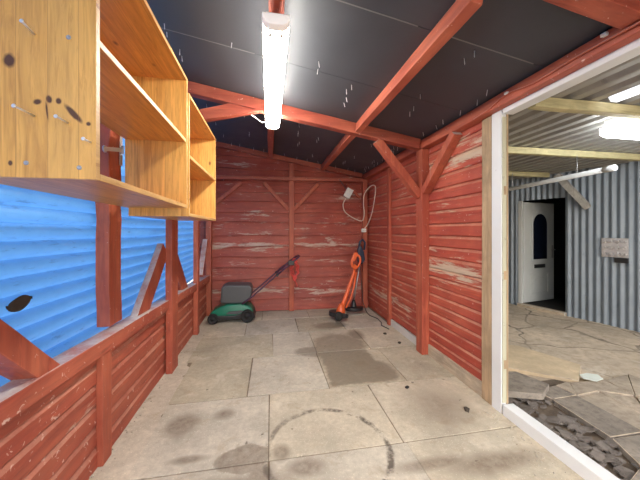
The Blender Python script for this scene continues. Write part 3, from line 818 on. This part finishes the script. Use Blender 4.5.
# thin cable pinned along the wall plate above the doorway
b = MB(); b.tube(smooth([(1.54, .9, 2.235 - .06), (1.55, 1.2, 2.185), (1.552, 1.45, 2.175), (1.552, 1.64, 2.20), (1.552, 1.80, 2.165), (1.552, 1.95, 2.15)]), .0055, 8)
tag(b.build('wall_cable', M['red_y']), 'thin red painted cable pinned to the plate above the white doorway', 'cable')
for k, (y, z) in enumerate(((1.08, 2.215), (1.64, 2.205))):
    b = MB(); b.box(1.538, 1.556, y - .012, y + .012, z - .008, z + .008, 0, .003)
    tag(b.build('cable_clip', M['white_plastic']), ('small white clip on the plate above the doorway, nearer the camera', 'small white clip on the plate above the doorway corner')[k], 'clip', 'white cable clips')
# leaf stuck on the blue sheet
b = MB()
def lf(u, v):
    w = math.sin(PI * min(1, max(0, u))) ** .5 * .034
    return V((-1.043 + .004 * math.sin(u * 5), 1.355 + u * .13, .985 + .012 * u + (v - .5) * 2 * w + .008 * math.sin(v * 4)))
b.grid(lf, 12, 5)
o = b.build('leaf', M['leaf']); md = o.modifiers.new('thick', 'SOLIDIFY'); md.thickness = .003
tag(o, 'dark dead leaf stuck on the blue corrugated sheet', 'leaf')

# small grit on the paving
def pebble(x, y, r, m, label, g):
    b = MB()
    bmesh.ops.create_icosphere(b.bm, subdivisions=1, radius=r)
    for v_ in b.bm.verts:
        v_.co += V((random.uniform(-1, 1), random.uniform(-1, 1), random.uniform(-1, 1))) * r * .28; v_.co.z *= .6
    o = b.build('pebble', m); o.location = (x, y, r * .45); return tag(o, label, 'stone', g)
pebble(1.115, 2.18, .018, M['rubber'], 'small black lump lying on a paving slab near the bare skirting', 'crumbs on the paving')
pebble(1.40, 1.83, .026, M['leaf'], 'flat dark crumb on the paving in front of the white doorway frame', 'crumbs on the paving')
pebble(1.47, 3.05, .024, M['leaf'], 'dark crumb on the paving at the foot of the braced right post', 'crumbs on the paving')
pebble(1.42, 3.35, .022, M['leaf'], 'dark crumb on the paving below the white skirting', 'crumbs on the paving')
b = MB()
for k in range(170):
    if k < 100: y = random.uniform(1.3, 3.6); x = -.94 + abs(random.gauss(0, .05))
    else: y = random.uniform(1.15, 1.8); x = 1.57 - abs(random.gauss(0, .09))
    r = random.uniform(.003, .009)
    mtx = Matrix.Translation((x, y, r * .6 + .004)) @ Matrix.Rotation(random.uniform(0, 6), 4, 'Z') @ Matrix.Scale(random.uniform(.5, 1), 4)
    bmesh.ops.create_icosphere(b.bm, subdivisions=1, radius=r, matrix=mtx)
tag(b.build('grit', M['paper'] if False else M['slab_b']), 'loose pale grit lying along the foot of the walls', 'grit', kind='stuff')

# ------------------------------------------------------------------ the covered yard through the doorway
mb = MB()
def yf(u, v):
    x = 1.70 + u * 6.0; y = YF - 1.0 + v * 9.0
    z = -.028 + .012 * noise.noise(V((x * 1.3, y * 1.3, 0))) + .006 * noise.noise(V((x * 6, y * 6, 3)))
    if x > 2.9 or y > 2.3: z += .012
    if x < 2.5 and y < 2.0: z -= .012
    return V((x, y, z))
mb.grid(yf, 80, 110, 0)
for f in mb.bm.faces:
    c_ = f.calc_center_median()
    if c_.x < 2.55 + .3 * noise.noise(V((c_.x * 2, c_.y * 2, 1))) and c_.y < 2.1: f.material_index = 1
# broken slabs, a jittered patchwork
gx = [1.80, 2.08, 2.32, 2.58, 2.86, 3.2]; gy = [.2, .6, .9, 1.2, 1.5, 1.8, 2.05]
J = {(i, j): V((gx[i] + random.uniform(-.08, .08), gy[j] + random.uniform(-.08, .08), 0)) for i in range(6) for j in range(7)}
for i in range(5):
    for j in range(6):
        q = [J[i, j], J[i + 1, j], J[i + 1, j + 1], J[i, j + 1]]
        if i == 0 and j in (3, 4, 5): continue
        tris = [[q[0], q[1], q[2]], [q[0], q[2], q[3]]] if random.random() < .55 else [q]
        for tr_ in tris:
            c_ = sum(tr_, V((0, 0, 0))) / len(tr_)
            pts = [c_ + (p_ - c_) * .965 for p_ in tr_]
            zt = random.uniform(-.012, .004); tx, ty = random.uniform(-.02, .02), random.uniform(-.02, .02)
            poly = [(p_.x, p_.y, zt + (p_.x - c_.x) * tx + (p_.y - c_.y) * ty) for p_ in pts]
            mb.prism([(a_[0], a_[1], a_[2] - .04) for a_ in poly], (0, 0, .04), (3 if random.random() < .45 else 2) if c_.x < 2.4 else 2, .004)
# sandy slab
mb.prism([(2.10, 2.42, -.035), (2.62, 2.02, -.035), (2.95, 2.25, -.035), (2.75, 2.75, -.035), (2.35, 2.95, -.035)], (0, 0, .042), 4, .005)
struct(mb.build('floor_yard', [M['yard'], M['yard_dirt'], M['yard_slab'], M['yard_slab_dark'], M['yard_sand']]))
b = MB()
for k in range(420):
    x = 1.74 + abs(random.gauss(0, .25)); y = random.uniform(.6, 1.98)
    if x > 2.6: continue
    r = random.uniform(.006, .03) if random.random() < .8 else random.uniform(.03, .06)
    n = random.choice((4, 5, 5, 6))
    mtx = Matrix.Translation((x, y, -.026 + r * .1)) @ Matrix.Rotation(random.uniform(-.3, .3), 4, 'X') @ Matrix.Rotation(random.uniform(-.3, .3), 4, 'Y')
    a0 = random.uniform(0, 6)
    poly = [mtx @ V((r * random.uniform(.6, 1.2) * math.cos(a0 + 2 * PI * q / n), r * random.uniform(.5, 1.0) * math.sin(a0 + 2 * PI * q / n), 0)) for q in range(n)]
    b.prism(poly, (0, 0, random.uniform(.004, .012)))
tag(b.build('rubble', M['rubble']), 'loose stone rubble on the yard ground behind the white sill', 'rubble', kind='stuff')
b = MB(); b.prism([(1.80, 1.93, 0), (2.06, 1.84, 0), (2.24, 1.95, 0), (2.15, 2.18, 0), (1.80, 2.22, 0)], (0, 0, .05), 0, .006)
tag(b.build('stone_slab', M['yard_slab_dark']), 'loose dark paving stone lying in the yard beside the white frame', 'slab')
b = MB()
pp = [(2.68, 2.03), (2.74, 1.97), (2.84, 1.99), (2.88, 2.06), (2.81, 2.10), (2.72, 2.09)]
b.prism([(x, y, .010) for x, y in pp], (0, 0, .006), 0, .002)
tag(b.build('paper_scrap', M['paper']), 'white scrap of paper on the yard ground', 'scrap')

# corrugated wall of the yard, local u along the wall
W0 = V((4.283, 4.252, 0)); WD = V((.418, -1.367, 0)).normalized(); WN = V((-WD.y, WD.x, 0)); WN = -WN if WN.x > 0 else WN
def WP(u, z, n=0): q = W0 + WD * u + WN * n; return V((q.x, q.y, z))
mb = MB()
def corr(u0, u1, z0, z1):
    n = max(4, int((u1 - u0) / .0095))
    mb.grid(lambda a_, c_: WP(u0 + (u1 - u0) * a_, z0 + (z1 - z0) * c_, .012 * math.sin((u0 + (u1 - u0) * a_) * 2 * PI / .082)), n, 2)
ZR = 2.20
corr(-1.6, -.02, -.03, ZR); corr(-.02, .64, 1.80, ZR); corr(.64, 4.6, -.03, ZR)
struct(mb.build('wall_yard', M['corr_wall']))
mb = MB(); mb.box(1.72, 7.6, 6.2, 6.24, -.05, 2.3); struct(mb.build('wall_yard_back', M['corr_wall']))
# wall of the shed as seen from the yard, past the doorway
mb = MB(); mb.box(XR + .032, XR + .05, 1.96, 6.2, -.05, 2.2); struct(mb.build('wall_shed_outer', M['bare_z']))
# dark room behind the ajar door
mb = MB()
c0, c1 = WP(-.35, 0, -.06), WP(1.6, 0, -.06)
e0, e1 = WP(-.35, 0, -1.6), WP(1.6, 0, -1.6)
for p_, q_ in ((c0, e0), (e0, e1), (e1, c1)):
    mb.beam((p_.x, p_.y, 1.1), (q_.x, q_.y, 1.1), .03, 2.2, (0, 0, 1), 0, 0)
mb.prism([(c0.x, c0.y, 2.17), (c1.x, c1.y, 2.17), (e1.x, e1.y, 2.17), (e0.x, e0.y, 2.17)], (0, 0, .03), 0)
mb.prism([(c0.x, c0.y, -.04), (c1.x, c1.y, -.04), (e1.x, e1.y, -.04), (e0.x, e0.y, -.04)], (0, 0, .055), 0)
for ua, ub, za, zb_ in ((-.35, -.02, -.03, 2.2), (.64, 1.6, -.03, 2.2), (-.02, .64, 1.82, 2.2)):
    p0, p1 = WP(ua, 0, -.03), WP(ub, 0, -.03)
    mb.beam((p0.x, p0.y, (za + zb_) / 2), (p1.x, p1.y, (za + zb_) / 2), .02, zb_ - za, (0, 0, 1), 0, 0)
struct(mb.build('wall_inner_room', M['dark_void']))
# door: jamb, step, leaf with arched glass and letterbox
mb = MB(); 
for ua, ub in ((-.02, .035),):
    p0, p1 = WP(ua, 0, -.01), WP(ub, 0, -.01); mb.beam((p0.x, p0.y, .9), (p1.x, p1.y, .9), .05, 1.80, (0, 0, 1), 0, .004)
p0, p1 = WP(-.02, 0, .012), WP(.66, 0, .012); mb.beam((p0.x, p0.y, .01), (p1.x, p1.y, .01), .09, .06, (0, 0, 1), 1, .004)
struct(mb.build('trim_yard_door', [M['door_white'], M['bare_y']]))
HG = WP(.045, 0, -.04)
droot = bpy.data.objects.new('door_1', None); col.objects.link(droot); droot.location = (HG.x, HG.y, .045); droot['kind'] = 'structure'
droot.rotation_euler.z = math.atan2(.16, .843)
def dbuild(b, name, m, par=None):
    o = b.build(name, m); o.parent = par or droot; return o
DW, DH = .80, 1.735
def arch(cx, w, z0, z1, n=12):
    r = w / 2
    return [(cx - r, z0), (cx + r, z0)] + [(cx + r * math.cos(PI * k / n), z1 - r + r * math.sin(PI * k / n)) for k in range(n + 1)]
b = MB(); b.box(0, DW, 0, .045, 0, DH, 0, .004); leaf = dbuild(b, 'door_leaf', M['door_white'])
b = MB(); b.prism([(x, -.012, z) for x, z in arch(.40, .44, .70, 1.58)], (0, .012, 0), 0, .004); dbuild(b, 'glazing_frame', M['door_white'])
b = MB(); b.prism([(x, -.016, z) for x, z in arch(.40, .36, .74, 1.54)], (0, .003, 0), 0); dbuild(b, 'glass', M['glass_dark'])
b = MB(); b.box(.26, .54, -.014, 0, .585, .65, 0, .004); lb = dbuild(b, 'letterbox', M['black_plastic'])
b = MB()
for x0, x1, z0, z1 in ((.16, .64, .12, .15), (.16, .64, .46, .49), (.16, .19, .15, .46), (.61, .64, .15, .46)): b.box(x0, x1, -.012, 0, z0, z1, 0, .003)
b.prism([(x, -.010, z) for x, z in ((.24, .20), (.56, .20), (.56, .36), (.50, .41), (.30, .41), (.24, .36))], (0, .01, 0), 0, .003)
dbuild(b, 'lower_panel', M['door_white'])
b = MB(); b.box(.735, .765, -.012, 0, .75, .98, 0, .003); b.tube([(.75, -.012, .90), (.75, -.045, .90), (.66, -.045, .90)], .009, 8); dbuild(b, 'door_handle', M['steel'])

# moulded tray and box on the yard wall
root = empty('moulded_tray', WP(1.197, .93, .02), 'grey square tray of twelve raised bumps fixed to the yard wall', 'tray')
def wbox(b, u0, u1, z0, z1, n0, n1, mi=0, bev=.003):
    b.hexa([WP(u0, z0, n0), WP(u1, z0, n0), WP(u1, z0, n1), WP(u0, z0, n1), WP(u0, z1, n0), WP(u1, z1, n0), WP(u1, z1, n1), WP(u0, z1, n1)], mi, bev)
b = MB(); wbox(b, 1.065, 1.33, .93, 1.19, .014, .03); b.build('backing', M['tray'], root)
for i in range(4):
    for j in range(3):
        b = MB(); c_ = WP(1.065 + .265 * (i + .5) / 4, .93 + .26 * (j + .5) / 3, .03)
        b.lathe(c_, WN, [(.025, 0), (.022, .022), (.014, .034), (.011, .022), (.003, .021)], 12); b.build('bump', M['tray'], root)
b = MB(); wbox(b, 1.205, 1.335, .862, .926, .014, .06)
tag(b.build('black_box', M['black_plastic']), 'small black box under the grey tray on the yard wall', 'box')
b = MB(); b.beam(WP(.66, 2.12, .30), WP(.93, 1.62, .05), .075, .085, WN, 0, .004, 5, .002)
tag(b.build('wall_strut', M['strut']), 'weathered grey timber strut against the yard wall near the door', 'brace')
b = MB(); b.tube([(3.60, 4.6, 1.90), (3.47, 3.515, 1.90), (3.30, 2.215, 1.905)], .026, 14)
root = empty('pipe', (3.47, 3.5, 1.9), 'white pipe running under the yard roof towards the door', 'pipe')
b.build('tube', M['pvc'], root)
b = MB(); b.lathe((3.30, 2.215, 1.905), (-.13, -.99, 0), [(.03, -.10), (.031, -.04), (.031, 0), (.025, .002)], 14); b.build('coupling', M['pvc'], root)
for yy in (2.6, 3.58):
    b = MB(); xx = 3.30 + (yy - 2.215) * .131; b.tube([(xx, yy, 1.90), (xx, yy, 2.13)], .004, 6); b.build('hanger', M['steel'], root)

# yard roof
mb = MB()
def roof(x0, x1, y0, y1, mi):
    n = max(4, int((x1 - x0) / .0125))
    def fn(a_, c_):
        x = x0 + (x1 - x0) * a_; s_ = (x / .15) % 1.0
        h = .04 if s_ < .28 else (.04 * (1 - (s_ - .28) / .14) if s_ < .42 else (0 if s_ < .86 else .04 * (s_ - .86) / .14))
        return V((x, y0 + (y1 - y0) * c_, 2.185 + h))
    mb.grid(fn, n, 2, mi, False)
roof(1.71, 2.25, YF - .2, 6.2, 0); roof(2.25, 2.40, YF - .2, 1.58, 1); roof(2.25, 2.40, 1.58, 6.2, 0); roof(2.40, 7.4, YF - .2, 6.2, 0)
struct(mb.build('ceiling_yard', [M['corr_roof'], M['clear']]))
for k, (y, lab) in enumerate(((1.62, 'nearest yellowish joist under the yard roof, beside the lit lamp'), (2.63, 'second pale yellow joist under the yard roof'), (3.72, 'farthest brown joist under the yard roof, above the white pipe'))):
    timber('roof_joist', lab, 'beam', (1.72, y, 2.148), (4.45 - .1 * k, y, 2.148), .06, .068, 'joist', group='yard roof joists', segs=12)
lamp_r = empty('fluorescent_lamp', (3.25, 1.80, 2.15), 'lit white batten lamp under the corrugated yard roof', 'lamp')
b = MB(); b.box(2.66, 3.86, 1.75, 1.86, 2.12, 2.184, 0, .005); b.build('housing', M['lamp_end'], lamp_r)
b = MB(); b.prism([(2.64, 1.73, 2.118), (2.64, 1.735, 2.07), (2.64, 1.765, 2.04), (2.64, 1.845, 2.04), (2.64, 1.875, 2.07), (2.64, 1.88, 2.118)], (1.24, 0, 0), 0, .004); b.build('diffuser', M['yard_lamp'], lamp_r)

# everything that stands at the back wall keeps its place against it
bpy.context.view_layer.update()
for o in list(col.objects):
    if o.parent or o.get('kind'): continue
    ms = [o] if o.type == 'MESH' else [c for c in o.children_recursive if c.type == 'MESH']
    ps = [m_.matrix_world @ V(c) for m_ in ms for c in m_.bound_box]
    cx_ = sum(p.x for p in ps) / len(ps); cy_ = sum(p.y for p in ps) / len(ps)
    if (cy_ > 3.95 and cx_ < 1.66 and max(p.y for p in ps) < 4.52) or o.name == 'power_cable': o.location.y += .16
for nm in ('extension_cable', 'plug'): bpy.data.objects[nm].location.x += .03
for nm in ('feed_cable',): bpy.data.objects[nm].location.x += .085
for nm in ('lawnmower', 'cable_coil'): bpy.data.objects[nm].location.x += .03
g = bpy.data.objects['grass_trimmer']; g.location.x += .03; g.location.y -= .07; g.scale = (1.04, 1, 1.12); g.rotation_euler.y = math.radians(5.0); g.location.z += .009
g = bpy.data.objects['strimmer']; g.location.x += .035; g.scale = (1, 1, 1.06)

# ground outside beyond the blue sheet and behind the camera
mb = MB(); mb.box(-9, 9, -9, 11, -.12, -.065); struct(mb.build('ground_outside', M['slab_a']))

# ------------------------------------------------------------------ light
w = bpy.data.worlds.new('World'); scene.world = w; w.use_nodes = True
bg = w.node_tree.nodes['Background']
sky = w.node_tree.nodes.new('ShaderNodeTexSky'); sky.sky_type = 'NISHITA'; sky.sun_disc = False
sky.sun_elevation = math.radians(42); sky.sun_rotation = math.radians(200); sky.dust_density = 3.0; sky.air_density = 1.0
mixn = w.node_tree.nodes.new('ShaderNodeMix'); mixn.data_type = 'RGBA'; mixn.inputs[0].default_value = .8
w.node_tree.links.new(sky.outputs[0], mixn.inputs[6]); mixn.inputs[7].default_value = (1.0, .97, .93, 1)
w.node_tree.links.new(mixn.outputs[2], bg.inputs[0]); bg.inputs[1].default_value = 1.35

cam_d = bpy.data.cameras.new('Camera'); cam = bpy.data.objects.new('Camera', cam_d); col.objects.link(cam)
cam_d.sensor_width = 36; cam_d.sensor_fit = 'HORIZONTAL'; cam_d.lens = 36 * 285 / 640
cam_d.shift_y = -10 / 640; cam_d.clip_start = .02
cam.location = (0, 0, 1.3); cam.rotation_euler = (PI / 2, 0, -math.atan(51 / 285))
scene.camera = cam
vs = scene.view_settings
vs.view_transform = 'Standard'; vs.look = 'None'; vs.gamma = 1; vs.use_curve_mapping = False; vs.exposure = 0.78
